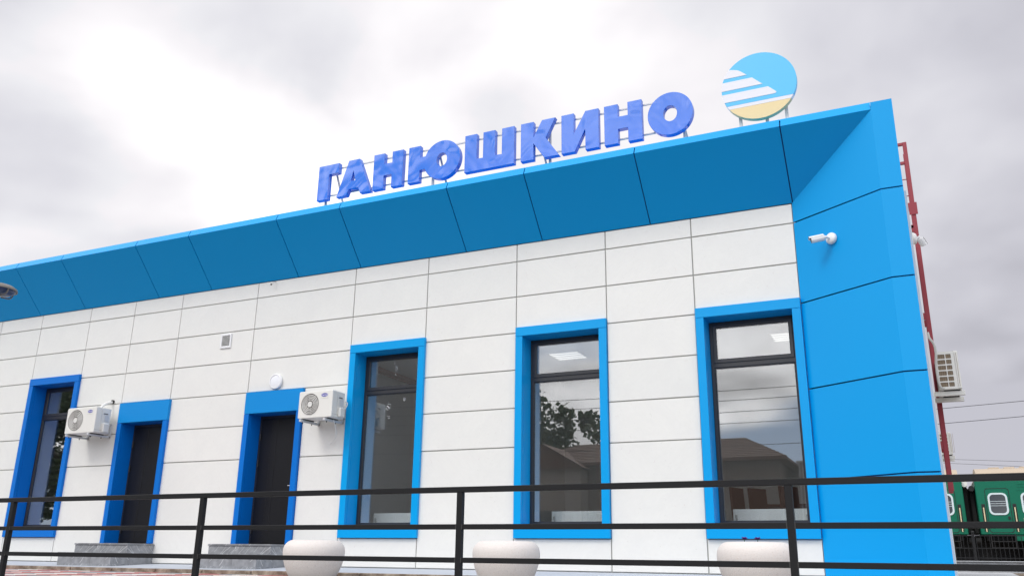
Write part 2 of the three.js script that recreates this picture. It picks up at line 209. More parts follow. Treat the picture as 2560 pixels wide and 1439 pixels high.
// ---------------------------------------------------------------- station building
const B = thing('station_building', 'single storey railway station with white panels and blue angled fascia', 'building', [0, 0, 0]);
const H = (k) => (8 - k) * .6, YT = 4.5, YB = -.586, G = .0085;
const colX = [-19.6, -18.34, -17.04, -15.71, -14.21, -12.93, -11.64, -9.74, -7.52, -6.02, -4.35, -2.83, -1.475, 0];
{
  const r = rng(12), mats = [M.white, M.whiteB, M.white, M.whiteC, M.white]; let k = 0;
  const panel = (x0, x1, y0, y1) => {
    const g = bx(-(x1 - x0) / 2 + G, (x1 - x0) / 2 - G, -(y1 - y0) / 2 + G, (y1 - y0) / 2 - G, -.028, 0, .003);
    const m = part(k ? `wall_panel_${String(k).padStart(3, '0')}` : 'wall_panel', g, mats[Math.floor(r() * 5)], B); m.position.set((x0 + x1) / 2, (y0 + y1) / 2, (r() - .5) * .003); m.rotation.set((r() - .5) * .004, (r() - .5) * .003, 0); k++;
    const uv = g.attributes.uv, ox = r() * 3, oy = r() * 3; for (let i = 0; i < uv.count; i++) uv.setXY(i, uv.getX(i) + ox, uv.getY(i) + oy);
  };
  const rows = [YT, ...[1, 2, 3, 4, 5, 6, 7, 8].map(H), YB];
  for (let c = 0; c + 1 < colX.length; c++) {
    const x0 = colX[c], x1 = colX[c + 1], win = [3, 8, 10, 12].includes(c), d1 = c === 5, d2 = c === 7;
    for (let i = 0; i + 1 < rows.length; i++) {
      let y1 = rows[i], y0 = rows[i + 1];
      if (win) { if (y0 < 3.06) y0 = Math.max(y0, 3.078); if (y1 <= 3.078) { if (i === rows.length - 2) panel(x0, x1, YB, -.14); continue; } if (y1 - y0 < .05) continue; }
      if (d1) { if (y1 <= 2.41) continue; y0 = Math.max(y0, 2.395); }
      if (d2 && y1 <= 2.41) { panel(-8.44, x1, y0, y1); continue; }
      panel(x0, x1, y0, y1);
    }
  }
}
// masonry behind the panels, with openings
const wins = [['W1', -15.68, -14.19, 'deep'], ['W3', -7.495, -6.0, 'blue'], ['W4', -4.335, -2.83, 'blue'], ['W5', -1.467, -.004, 'blue']];
const doors = [[-12.9, -11.59], [-9.72, -8.44]];
{
  const holes = [...wins.map(([, a, b]) => rect(a + .10, b - .10, .04, 2.95)), ...doors.map(([a, b]) => rect(a + .09, b - .09, -.26, 2.02))];
  part('masonry_wall', extr(shapeOf(rect(-19.6, 1.5, -.9, 4.45), holes), -.64, -.031), M.inner, B);
  part('panel_backing', extr(shapeOf(rect(-19.59, -.006, YB, YT - .002), [...wins.map(([, a, b]) => rect(a + .04, b - .04, -.08, 3.02)), ...doors.map(([a, b]) => rect(a + .03, b - .03, -.59, 2.34).map(([x, y]) => [x, Math.max(y, YB + .002)]))]), -.031, -.022), M.joint, B);
}
// windows
for (const [, a, b, tone] of wins) {
  const blue = M[tone], head = tone === 'deep' ? M.deep : M.blue;
  const w = new THREE.Group(); w.name = 'window'; B.add(w);
  const i0 = a + .118, i1 = b - .118, y0 = .055, y1 = 2.927, ya = -.135, yb = 3.075, zf = .055;
  part('surround_head', bx(a, b, y1 + .002, yb, -.02, zf + .003, .004), head, w);
  part('surround_sill', bx(a, b, ya, y0, -.02, zf + .003, .004), blue, w);
  part('surround_jamb', bx(a, i0, y0, y1, -.02, zf, .004), blue, w); part('surround_jamb', bx(i1, b, y0, y1, -.02, zf, .004), blue, w);
  // reveals
  part('reveal', bx(i0 - .012, i0 + .002, y0, y1, -.30, -.0205), blue, w); part('reveal', bx(i1 - .002, i1 + .012, y0, y1, -.30, -.0205), blue, w);
  part('reveal', bx(i0 + .002, i1 - .002, y1 - .002, y1 + .012, -.30, -.0205), blue, w); part('reveal', bx(i0 + .002, i1 - .002, y0 - .012, y0 + .002, -.30, -.0205), blue, w);
  // frame with fixed light below and a hung sash above
  const fy = 2.245, F = .055;
  part('frame', merge([extr(shapeOf(rect(i0 + .003, i1 - .003, y0 + .003, y1 - .003), [rect(i0 + F, i1 - F, y0 + F * .8, fy), rect(i0 + F, i1 - F, fy + .07, y1 - F)]), -.335, -.275, .006)]), M.frame, w);
  part('sash', extr(shapeOf(rect(i0 + F - .004, i1 - F + .004, fy + .066, y1 - F + .004), [rect(i0 + F + .05, i1 - F - .05, fy + .066 + .06, y1 - F - .045)]), -.325, -.262, .007), M.frame, w);
  part('glazing_bead', extr(shapeOf(rect(i0 + F - .001, i1 - F + .001, y0 + F * .8 - .001, fy + .001), [rect(i0 + F + .014, i1 - F - .014, y0 + F * .8 + .014, fy - .014)]), -.322, -.287, .004), M.frame, w);
  part('pane', bx(i0 + F, i1 - F, y0 + F * .8, fy, -.318, -.296), M.glass, w);
  part('pane', bx(i0 + F + .045, i1 - F - .045, fy + .12, y1 - F - .04, -.30, -.278), M.glass, w);
  if (a === -7.495) { // dried splashes on this one pane
    const r = rng(19), dots = []; for (const [cx, cy, z, n, sx, sy] of [[-6.74, 2.66, -.2765, 16, .05, .12], [-6.88, 2.02, -.2945, 26, .07, .08], [-6.86, 1.84, -.2945, 8, .04, .05], [-6.56, 2.12, -.2945, 10, .03, .06]]) for (let i = 0; i < n; i++) { const g = new THREE.CylinderGeometry(1, 1, .0012, 7); g.rotateX(Math.PI / 2); g.scale(.003 + .006 * r() * r(), .003 + .011 * r() * r(), 1); g.translate(cx + (r() + r() - 1) * sx, cy + (r() + r() - 1) * sy, z); dots.push(g); }
    const m = part('dried_splash', merge(dots), M.plastic, w); m.userData = { kind: 'stuff', label: 'white dried splashes on the glass' };
  }
  part('inner_reveal', bx(i0 - .016, i0, y0, y1, -.66, -.336), M.radiator, w); part('inner_reveal', bx(i1, i1 + .016, y0, y1, -.66, -.336), M.radiator, w);
  part('inner_sill', bx(i0 - .03, i1 + .03, y0 - .02, y0 + .012, -.78, -.336, .004), M.radiator, w);
}
// doors
for (const [a, b] of doors) {
  const d = new THREE.Group(); d.name = 'door'; B.add(d);
  const i0 = a + .11, i1 = b - .11, y0 = -.245, y1 = 2.0, yb = 2.39, zf = .055;
  part('surround_head', bx(a, b, y1 + .002, yb, -.02, zf + .003, .004), M.deepHead, d);
  part('surround_jamb', bx(a, i0, y0, y1, -.02, zf, .004), M.deep, d); part('surround_jamb', bx(i1, b, y0, y1, -.02, zf, .004), M.deep, d);
  part('reveal', bx(i0 - .012, i0 + .002, y0, y1, -.28, -.0205), M.deep, d); part('reveal', bx(i1 - .002, i1 + .012, y0, y1, -.28, -.0205), M.deep, d); part('reveal', bx(i0 + .002, i1 - .002, y1 - .002, y1 + .012, -.28, -.0205), M.deep, d);
  part('door_frame', extr(shapeOf([[i0 + .003, y0], [i0 + .003, y1 - .003], [i1 - .003, y1 - .003], [i1 - .003, y0], [i1 - .05, y0], [i1 - .05, y1 - .05], [i0 + .05, y1 - .05], [i0 + .05, y0]]), -.36, -.27, .004), M.frame, d);
  part('leaf', bx(i0 + .045, i1 - .045, y0 + .012, y1 - .045, -.34, -.262, .006), M.doorLeaf, d);
  part('leaf_fold', bx(i0 + .30, i0 + .42, y0 + .03, y1 - .07, -.264, -.256, .003), M.doorLeaf, d);
  for (const y of [.0, 1.15, 1.62]) part('hinge', rod([i0 + .05, y - .06, -.25], [i0 + .05, y + .06, -.25], .013), M.frame, d);
  part('handle', merge([rod([i1 - .11, .74, -.262], [i1 - .11, .74, -.20], .012), rod([i1 - .11, .74, -.205], [i1 - .25, .742, -.205], .011), bx(i1 - .14, i1 - .08, .64, .84, -.266, -.256, .004)]), M.chrome, d);
  part('keyhole', rod([i1 - .10, .34, -.262], [i1 - .10, .34, -.253], .012), M.chrome, d);
  part('threshold', bx(i0 - .01, i1 + .01, -.262, -.243, -.40, .05, .003), M.rubber, d);
}
// fascia: soffit panels, front band, cap
const XJ = [-20.02, -17.9, -15.794, -14.405, -12.297, -10.908, -8.806, -7.421, -5.29, -3.897, -2.093, .014], D = .77, YF = 5.355, YU = 5.461, XS = 1.192, XO = 1.457;
const sl = (t) => [YT + (YF - YT) * t, D * t];
function slab(front, n, t) { // polygon with thickness t along -n
  const back = front.map((p) => p.map((c, i) => c - n[i] * t)), f = [front, [...back].reverse()]; front.forEach((p, i) => { const j = (i + 1) % front.length; f.push([p, back[i], back[j], front[j]]); }); return poly(f);
}
{
  const L = Math.hypot(YF - YT, D), n = [0, -D / L, (YF - YT) / L], mats = [M.blue, M.blueB]; const r = rng(31);
  const bl = Math.hypot(.06, .134), bn = [0, .06 / bl, .134 / bl], bandSlab = (a, b) => slab([[a, YF + .002, D + .001], [b, YF + .002, D + .001], [b, YU + .03, D - .059], [a, YU + .03, D - .059]], bn, .018);
  const backing = (d) => d.map((p) => p.map((c, i) => c - n[i] * .03));
  for (let i = 0; i + 1 < XJ.length; i++) {
    const a = XJ[i] + G, b = XJ[i + 1] - G, [y0, z0] = sl(.004), [y1, z1] = sl(1);
    part('soffit_panel', slab([[a, y0, z0], [b, y0, z0], [b, y1, z1], [a, y1, z1]], n, .02), mats[i % 2], B);
    part('fascia_band', bandSlab(a, b), mats[(i + 1) % 2], B);
  }
  // corner triangle of the soffit and its band
  part('soffit_panel', slab([[.014 + G, ...sl(.012)], [XS - .004, ...sl(1)], [.014 + G, ...sl(1)]], n, .02), M.blue, B);
  part('fascia_band', bandSlab(.014 + G, XS - .003), M.blue, B);
  part('soffit_backing', slab(backing([[-20.02, YT, 0], [0, YT, 0], [XS, YF, D], [-20.02, YF, D]]), n, .02), M.blueJoint, B);
  part('band_backing', bx(-20.02, XO - .03, YF + .01, YU - .012, D - .11, D - .075), M.blueJoint, B);
  part('parapet_cap', bx(-20.05, XS - .004, YU + .012, YU + .029, -.14, D - .062), M.blue, B);
  part('parapet_back', bx(-20.02, XO - .04, 4.22, YU - .014, -.14, -.09), M.backing, B);
  // angled end: bevel plus front strip plus outer return, one folded panel per course
  const ys = [YF, H(1), H(3), H(5), H(7), -.66];
  const l2 = Math.hypot(XS, D);
  for (let i = 0; i + 1 < ys.length; i++) {
    const y1 = ys[i] - (i ? .009 : 0), y0 = ys[i + 1] + .009, faces = [];
    const top = i === 0;
    if (top) { // pentagon below the mitre
      faces.push([[.001, y0, .0], [XS, y0, D], [XS, YF, D], [.001, YT, .0]]);
      faces.push([[XS, y0, D], [XO, y0, D], [XO, YU, D], [XS, YU, D]]); faces.push([[XO, y0, D], [XO, y0, -.2], [XO, YU, -.2], [XO, YU, D]]);
      faces.push([[XS, YU, D], [XO, YU, D], [XO, YU, -.2], [XS, YU, -.2]]);
    } else {
      faces.push([[.001, y0, .0], [XS, y0, D], [XS, y1, D], [.001, y1, .0]]); faces.push([[XS, y0, D], [XO, y0, D], [XO, y1, D], [XS, y1, D]]); faces.push([[XO, y0, D], [XO, y0, -.2], [XO, y1, -.2], [XO, y1, D]]);
      faces.push([[.001, y1, 0], [XS, y1, D], [XO, y1, D], [XO, y1, -.2], [XO - .02, y1, -.2], [XO - .02, y1, D - .02], [XS, y1, D - .022], [.03, y1, -.016]].map((p) => p));
    }
    faces.push([[.001, y0, 0], [.03, y0, -.016], [XS, y0, D - .022], [XO - .02, y0, D - .02], [XO - .02, y0, -.2], [XO, y0, -.2], [XO, y0, D], [XS, y0, D]]);
    part('end_panel', poly(faces), [M.blue, M.blueB][i % 2], B);
  }
  part('end_backing', poly([[[.03, -.66, -.03], [XS, -.66, D - .04], [XS, YF - .01, D - .04], [.03, YT - .04, -.03]], [[XS, -.66, D - .04], [XO - .03, -.66, D - .04], [XO - .03, YF, D - .04], [XS, YF, D - .04]], [[XO - .03, -.66, D - .04], [XO - .03, -.66, -.2], [XO - .03, YF, -.2], [XO - .03, YF, D - .04]]]), M.blueJoint, B);
  part('end_return', poly([[[XO, -.66, -.2], [.4, -.66, -.2], [.4, YU, -.2], [XO, YU, -.2]]]), M.backing, B);
}
// body of the station: end wall, roof, rear wall, partitions
part('end_wall', bx(1.36, 1.508, -.9, 4.2, -14, -.215, .004), M.white, B);
part('rear_wall', bx(-19.6, 1.36, -.9, 4.2, -14, -13.8), M.inner, B);
part('left_wall', bx(-19.6, -19.4, -.9, 4.2, -13.8, -.64), M.inner, B);
part('roof_slab', bx(-19.6, 1.36, 3.5, 4.18, -13.8, -.64), M.inner, B);
part('suspended_ceiling', bx(-19.4, 1.36, 3.1, 3.14, -4.6, -.64), M.ceiling, B);
part('floor_slab', bx(-19.4, 1.36, -.7, -.27, -13.8, -.64), M.floor, B);
part('inner_wall', bx(-19.4, 1.36, -.27, 3.5, -4.8, -4.6), M.inner, B);
for (const x of [-5.35, -8.15, -13.4]) part('partition', bx(x - .12, x, -.27, 3.1, -4.6, -.64), M.inner, B);
part('cornice', bx(-8.148, -8.07, 2.985, 3.098, -4.59, -.66, .008), M.redTrim, B);
part('rear_parapet', bx(-19.6, 1.508, 4.2, 4.22, -14, -.22), M.galv, B);

const YC = YU + .029;
// ---------------------------------------------------------------- name sign on the roof edge
{
  const S = thing('station_name_sign', 'rooftop name sign of glossy blue block letters on a steel frame', 'sign', [-4.7, YC, .45]);
  const put = (n, g, m) => { g.translate(4.7, -(YC), -.45); return part(n, g, m, S); };
  const y0 = 5.715, y1 = 6.395, hh = (x, a, b) => [[x, y0], [x, y1], [x + .224, y1], [x + .224, b], [x + .385, b], [x + .385, y1], [x + .61, y1], [x + .61, y0], [x + .385, y0], [x + .385, a], [x + .224, a], [x + .224, y0]];
  const O = (cx, rx) => ring(cx, 6.05, rx, .357), Oi = (cx) => ring(cx, 6.05, .106, .13).reverse();
  const yu = (() => { const a = [[-6.22, y0], [-6.22, y1], [-5.99, y1], [-5.99, 6.172]], cx = -5.552, rx = .352, ry = .357, s = Math.asin(.122 / ry); const o = []; for (let i = 0; i <= 48; i++) { const t = Math.PI - s - (2 * Math.PI - 2 * s) * i / 48; o.push([cx + rx * Math.cos(t), 6.05 + ry * Math.sin(t)]); } return [...a, ...o, [-5.99, 5.928], [-5.99, y0]]; })();
  const L = [
    shapeOf([[-8.145, y0], [-8.145, y1], [-7.70, y1], [-7.70, 6.2], [-7.91, 6.2], [-7.91, y0]]),
    shapeOf([[-7.715, y0], [-7.487, y1], [-7.256, y1], [-6.98, y0], [-7.205, y0], [-7.25, 5.832], [-7.455, 5.832], [-7.495, y0]], [[[-7.42, 5.985], [-7.325, 5.985], [-7.374, 6.18]]]),
    shapeOf(hh(-6.945, 5.96, 6.188)), shapeOf(yu, [Oi(-5.555)]),
    shapeOf([[-5.112, y0], [-5.112, y1], [-4.888, y1], [-4.888, 5.93], [-4.768, 5.93], [-4.768, y1], [-4.545, y1], [-4.545, 5.93], [-4.42, 5.93], [-4.42, y1], [-4.196, y1], [-4.196, y0]]),
    shapeOf([[-4.075, y0], [-4.075, y1], [-3.848, y1], [-3.848, 6.115], [-3.70, y1], [-3.465, y1], [-3.632, 6.06], [-3.403, y0], [-3.66, y0], [-3.848, 6.0], [-3.848, y0]]),
    shapeOf([[-3.36, y0], [-3.36, y1], [-3.148, y1], [-3.148, 6.03], [-2.95, y1], [-2.73, y1], [-2.73, y0], [-2.955, y0], [-2.955, 6.08], [-3.132, y0]]),
    shapeOf(hh(-2.637, 5.955, 6.172)), shapeOf(O(-1.585, .35), [Oi(-1.585)])];
  for (const s of L) put('letter', extr(s, .405, .5, .004), M.letter);
  for (const y of [5.83, 6.343]) put('rail', bx(-8.05, -1.35, y - .011, y + .011, .372, .394), M.steel);
  for (const x of [-8.05, -5.80, -3.616, -1.413]) put('post', bx(x - .018, x + .018, YC - .002, 6.36, .33, .366), M.steel);
  for (const x of [-7.86, -5.70, -3.83, -1.50]) put('brace', beam([x, 6.30, .35], [x + .14, YC, .18], .03, .03), M.steel);
  for (const x of [-8.05, -5.80, -3.616, -1.413]) put('base_plate', bx(x - .06, x + .06, YC, YC + .008, .29, .41), M.steel);
}
{ // round emblem
  const S = thing('emblem_sign', 'round blue white and sand emblem disc standing on the roof edge', 'sign', [-.26, YC, .46]);
  const put = (n, g, m) => { g.translate(.26, -(YC), -.46); return part(n, g, m, S); };
  const cx = -.26, cy = 6.215, R = .535, xa = (y) => Math.sqrt(Math.max(0, R * R - (y - cy) ** 2));
  const arc = (ya, yb, side, n = 40) => Array.from({ length: n + 1 }, (_, i) => { const a = Math.asin(Math.max(-1, Math.min(1, (ya - cy) / R))), b = Math.asin(Math.max(-1, Math.min(1, (yb - cy) / R))), t = a + (b - a) * i / n; return [cx + side * R * Math.cos(t), cy + R * Math.sin(t)]; });
  const band = (ya, yb) => [...arc(ya, yb, 1), ...arc(yb, ya, -1)];
  put('sky_field', extr(shapeOf(band(5.9625, cy + R - 1e-4)), .42, .5, .002), M.emBlue);
  put('white_band', extr(shapeOf(band(5.907, 5.9615)), .42, .5, .002), M.emWhite);
  put('sand_field', extr(shapeOf(band(cy - R + 1e-4, 5.906)), .42, .5, .002), M.emTan);
  const strip = (ya, yb, right) => shapeOf([...arc(yb, ya, -1, 16), ...right]);
  put('stripe', extr(strip(6.03, 6.163, [[-.07, 6.03], [-.035, 6.034], [-.018, 6.045], [-.022, 6.06], [-.128, 6.163]]), .499, .504), M.emWhite);
  put('stripe', extr(strip(6.223, 6.362, [[-.202, 6.223], [-.345, 6.362]]), .499, .504), M.emWhite);
  put('stripe', extr(strip(6.424, 6.556, [[-.418, 6.424], [-.50, 6.50], [-.54, 6.528], [-.59, 6.545], [-.64, 6.556]]), .499, .504), M.emWhite);
  for (const x of [-.567, -.191, .085]) put('post', bx(x - .022, x + .022, YC - .002, 6.3, .36, .404), M.steel);
  put('cross_rail', bx(-.62, .14, 6.18, 6.21, .404, .42), M.steel);
}

// ---------------------------------------------------------------- fittings on the facade
function badgeTex(line2) {
  const c = document.createElement('canvas'); c.width = 256; c.height = 160; const g = c.getContext('2d'); g.fillStyle = '#d9d8d2'; g.fillRect(0, 0, 256, 160);
  g.fillStyle = '#2a2a96'; g.beginPath(); g.ellipse(128, 56, 112, 50, 0, 0, 7); g.fill(); g.strokeStyle = '#c9c9e6'; g.lineWidth = 3; g.beginPath(); g.ellipse(128, 56, 105, 44, 0, 0, 7); g.stroke();
  g.fillStyle = '#ffffff'; g.font = 'italic bold 54px serif'; g.textAlign = 'center'; g.fillText('Carrier', 128, 73); g.fillStyle = '#9aa07c'; g.font = '27px sans-serif'; g.fillText(line2, 120, 143);
  const t = new THREE.CanvasTexture(c); t.colorSpace = THREE.SRGBColorSpace; return t;
}
const badgeMat = std('#ffffff', .4, { map: badgeTex('inverter') });
function airConditioner(label, x0, y0, w, h, fanR, extra) { // front face at local z .5, hung on the facade
  const t = thing('air_conditioner', label, 'air conditioner', [x0 + w / 2, y0, 0], 'outdoor air conditioning units');
  const hw = w / 2, fx = -hw + .05 + fanR, fy = h / 2 + .005;
  const casing = part('casing', merge([extr(shapeOf(roundRect(-hw, hw, 0, h, .025), [ring(fx, fy, fanR, fanR, 40).reverse()]), .36, .5, .012, 2), extr(shapeOf(roundRect(-hw + .002, hw - .002, .002, h - .002, .02)), .16, .36)]), M.acBody, t);
  part('seam', bx(-hw - .002, hw + .002, .055, .060, .30, .489), M.acRing, casing);
  part('fan_well', extr(shapeOf(ring(fx, fy, fanR + .004, fanR + .004, 40)), .362, .40), M.acDark, t);
  for (let i = 0; i < 4; i++) { const a = i * Math.PI / 2 + .4; const b = extr(shapeOf([[.03, -.02], [fanR * .9, -.05], [fanR * .92, .05], [.03, .03]]), 0, .006); b.rotateX(.35); b.rotateZ(a); b.translate(fx, fy, .425); part('fan_blade', b, M.acBlade, t); }
  const grille = part('grille', merge([1, .84, .70, .56, .42].map((k) => { const g = new THREE.TorusGeometry(fanR * k, .0075, 6, 44); g.translate(fx, fy, .497); return g; })), M.acHub, t);
  for (let i = 0; i < 8; i++) { const a = i * Math.PI / 4 + .2; part('spoke', rod([fx + .05 * Math.cos(a), fy + .05 * Math.sin(a), .492], [fx + fanR * Math.cos(a), fy + fanR * Math.sin(a), .492], .003, 6), M.acHub, grille); }
  part('hub', rod([fx, fy, .485], [fx, fy, .506], fanR * .26, 24), M.acHub, t);
  const bg = new THREE.BoxGeometry(.155, .097, .003); bg.translate(hw - .165, h * .79, .501);
  part('badge', bg, [M.acBody, M.acBody, M.acBody, M.acBody, badgeMat, M.acBody], t);
  part('handle_recess', merge([bx(hw - .001, hw + .006, h * .74, h * .80, .22, .34, .002), bx(hw - .001, hw + .004, h * .48, h * .70, .20, .30, .002)]), M.galv, t);
  part('grip_slot', bx(hw + .004, hw + .0075, h * .745, h * .775, .235, .325), M.acDark, t);
  part('valve_cover', bx(hw - .002, hw + .055, .02, h * .40, .20, .34, .015), M.acBody, t);
  for (const bxp of [-hw + .07, hw - .13]) { const br = part('bracket', merge([bx(bxp - .02, bxp + .02, -.05, -.012, .004, .52, .003), bx(bxp - .02, bxp + .02, -.05, .22, .003, .03)]), M.galv, t); part('bolt', rod([bxp, -.075, .44], [bxp, -.01, .44], .008), M.rubber, br); part('bolt', rod([bxp, -.075, .20], [bxp, -.01, .20], .008), M.rubber, br); }
  for (const bxp of [-hw + .07, hw - .13]) part('foot', bx(bxp - .035, bxp + .035, -.012, .002, .18, .46), M.rubber, t);
  extra?.(t, hw, h); return t;
}
airConditioner('white air conditioner with pipe stub on its top, beside leftmost window', -13.78, 1.772, .80, .50, .205, (t, hw, h) => { part('pipe_stub', merge([tubeOf([[.20, h - .01, .25], [.20, h + .06, .22], [.215, h + .14, .10], [.22, h + .16, .0]], .028, 12)]), M.hose, t); part('pipe_sleeve', rod([.22, h + .17, .002], [.22, h + .17, .03], .04, 14), M.rubber, t); });
airConditioner('white air conditioner with hanging drain hose, right of the second door', -8.145, 1.765, .69, .455, .185, (t, hw) => { part('drain_hose', tubeOf([[hw - .10, -.01, .30], [hw - .11, -.12, .22], [hw - .16, -.25, .12], [hw - .24, -.33, .06], [hw - .33, -.37, .03]], .009, 24), M.hose, t); part('cable', tubeOf([[hw + .04, .12, .26], [hw + .07, .2, .2], [hw + .05, .28, .15], [hw + .01, .3, .16]], .007, 16), M.insulation, t); });
{ // ventilation grille
  const t = thing('ventilation_grille', 'small square white ventilation grille on the white wall', 'grille', [-10.39, 3.29, 0]);
  part('frame', extr(shapeOf(rect(-.125, .13, 0, .275), [rect(-.095, .10, .04, .245)]), 0.002, .025, .004), M.plastic, t); part('duct', bx(-.10, .105, .035, .25, -.02, .006), M.hollow, t);
  for (let i = 0; i < 9; i++) { const g = bx(-.095, .10, -.0035, .0035, -.009, .009); g.rotateX(.6); g.translate(0, .052 + i * .0225, .014); part('slat', g, M.slat, t); }
}
{ // round lamp above the second door
  const t = thing('wall_lamp', 'round white wall lamp above the second door', 'lamp', [-9.085, 2.557, 0]);
  const lathe = (pts) => { const g = new THREE.LatheGeometry(pts.map(([a, b]) => new THREE.Vector2(a, b)), 48); g.rotateX(Math.PI / 2); return g; };
  part('housing', lathe([[.001, .002], [.128, .002], [.14, .012], [.14, .04], [.132, .052], [.115, .056], [.112, .05]]), M.plastic, t); part('diffuser', lathe([[.113, .047], [.09, .052], [.05, .056], [.001, .058]]), M.diffuser, t);
}
function dirTo(o, from, to) { o.quaternion.setFromUnitVectors(V(0, 1, 0), V(...to).sub(V(...from)).normalize()); }
function securityCamera(label, at, normal, arm, body, L) {
  const t = thing('security_camera', label, 'camera', at, 'white bullet security cameras');
  const n = V(...normal).normalize(), along = (g, d, p) => { const q = new THREE.Quaternion().setFromUnitVectors(V(0, 1, 0), V(...d).normalize()); g.applyMatrix4(new THREE.Matrix4().compose(V(...p), q, V(1, 1, 1))); return g; };
  const lathe = (pts, s = 28) => new THREE.LatheGeometry(pts.map(([a, b]) => new THREE.Vector2(a, b)), s);
  part('base', along(lathe([[.001, 0], [.076, 0], [.08, .008], [.079, .035], [.064, .052], [.038, .06], [.001, .062]]), normal, [0, 0, 0]), M.plastic, t);
  const a = n.clone().multiplyScalar(.055).toArray(), e = V(...a).add(V(...arm)).toArray();
  part('arm', merge([rod(a, e, .014, 12), along(new THREE.SphereGeometry(.022, 16, 12), [0, 1, 0], e)]), M.plastic, t);
  const d = V(...body).normalize(), s = V(...e).addScaledVector(d, .01), f = s.clone().addScaledVector(d, L);
  const b = part('body', along(lathe([[.001, 0], [.038, .004], [.046, .016], [.047, L * .9], [.044, L]]), d.toArray(), s.toArray()), M.plastic, t);
  part('visor', (() => { const g = new THREE.CylinderGeometry(.053, .053, L * 1.02, 20, 1, true, -1.25, 2.5); g.translate(0, L * .6, 0); const up = V(0, 1, 0), zz = up.clone().addScaledVector(d, -up.dot(d)).normalize(), xx = V().crossVectors(d, zz); g.applyMatrix4(new THREE.Matrix4().makeBasis(xx, d, zz).setPosition(s)); return g; })(), phy([.84, .84, .85], .35, { side: THREE.DoubleSide }), b);
  part('lens', rod(f.clone().addScaledVector(d, -.012).toArray(), f.clone().addScaledVector(d, .001).toArray(), .042, 20), M.lens, b);
}
securityCamera('white bullet camera on the sky blue angled end panel', [.515, 3.765, .336], [-.543, 0, .84], [-.045, .0, .05], [-.90, -.16, .22], .185);
securityCamera('white bullet camera sticking out past the blue corner by the ladder', [1.508, 3.905, -.5], [1, 0, 0], [.03, .012, 0], [.35, -.62, -.35], .12);
{ // small bent sensor hook below the soffit
  const t = thing('wall_hook', 'tiny metal hook just below the blue soffit', 'hook', [-9.33, 4.40, 0]); part('stem', tubeOf([[0, .07, 0], [0, .06, .05], [-.01, .03, .07], [-.03, .01, .08]], .008, 12), M.steel, t); part('tip', rod([-.03, .012, .08], [-.05, 0, .085], .014), M.rubber, t);
}
// end wall: two more units seen from the side
function endUnit(label, z, y0, x0, w, h) {
  const t = thing('air_conditioner', label, 'air conditioner', [x0, y0, z], 'outdoor air conditioning units');
  const casing = part('casing', merge([bx(0, w, 0, h, -.78, -.012, .012)]), M.acBody, t);
  part('front_edge', bx(w - .045, w + .004, .004, h - .004, -.785, -.006, .01), M.acBody, casing);
  const cols = [[.018, w * .42], [w * .46, w * .70]], holes = []; for (const [a, b] of cols) for (let i = 0; i < 6; i++) holes.push(roundRect(a, b, .035 + i * (h - .06) / 6, .035 + (i + .78) * (h - .06) / 6, .008, 2).reverse());
  part('coil_guard', extr(shapeOf(rect(.003, w - .045, .004, h - .004), holes), -.012, .0), M.acBody, t);
  part('coil', bx(.01, w * .72, .03, h - .03, -.011, -.0085), M.fin, t); for (let i = 0; i < 9; i++) part('fin', bx(.03 + i * .028, .035 + i * .028, .032, h - .032, -.0086, -.005), M.acFin, t);
  for (const zz of [-.10, -.62]) part('bracket', merge([bx(1.5085 - x0, w + .035, -.075, -.014, zz - .03, zz + .03, .003), bx(1.5085 - x0, 1.535 - x0, -.3, -.075, zz - .03, zz + .03)]), M.acBody, t);
  for (const zz of [-.10, -.62]) part('foot', bx(.05, w - .02, -.015, .003, zz - .04, zz + .04), M.rubber, t);
  return t;
}
const eu = endUnit('white air conditioner on the end wall, nearer one, crossing the ladder', -1.0, 1.86, 1.605, .275, .53);
part('pipe', tubeOf([[-.055, .78, .14], [-.045, .70, .15], [.0, .62, .12], [.012, .5, .1], [-.005, .3, .08], [.0, .1, .06], [.02, .02, .03], [.06, .02, -.012]], .016, 40), M.insulation, eu);
endUnit('white air conditioner on the end wall, farther one, behind the ladder', -8.0, 1.74, 1.66, .22, .46);
{ // roof ladder
  const t = thing('roof_ladder', 'dark red steel roof ladder fixed to the end wall behind the blue corner', 'ladder', [1.60, .56, -1.75]);
  const put = (n, g) => { g.translate(-1.60, -.56, 1.75); return part(n, g, M.ladder, t); };
  for (const z of [-1.75, -2.2]) put('stile', bx(1.572, 1.632, .56, 5.96, z - .025, z + .025, .004));
  for (let y = .8; y < 5.9; y += .32) put('rung', rod([1.60, y, -2.18], [1.60, y, -1.77], .011, 8));
  for (const y of [5.935, 5.61]) put('roof_rail', bx(.9, 1.572, y - .022, y + .022, -1.772, -1.728, .003));
  for (const y of [5.33, 5.05]) put('guard_rod', rod([.9, y, -1.75], [1.58, y, -1.75], .008, 8));
  put('roof_post', bx(.86, .90, 4.22, 5.957, -1.77, -1.73, .003));
  put('splice_plate', bx(1.51, 1.66, 4.72, 4.92, -1.722, -1.712, .003));
  for (const y of [4.5, 3.1, 1.2]) for (const z of [-1.75, -2.2]) put('wall_tie', bx(1.508, 1.572, y - .05, y + .05, z - .02, z + .02));
  put('roof_tie', bx(1.30, 1.572, 4.46, 4.56, -1.77, -1.73)); 
}

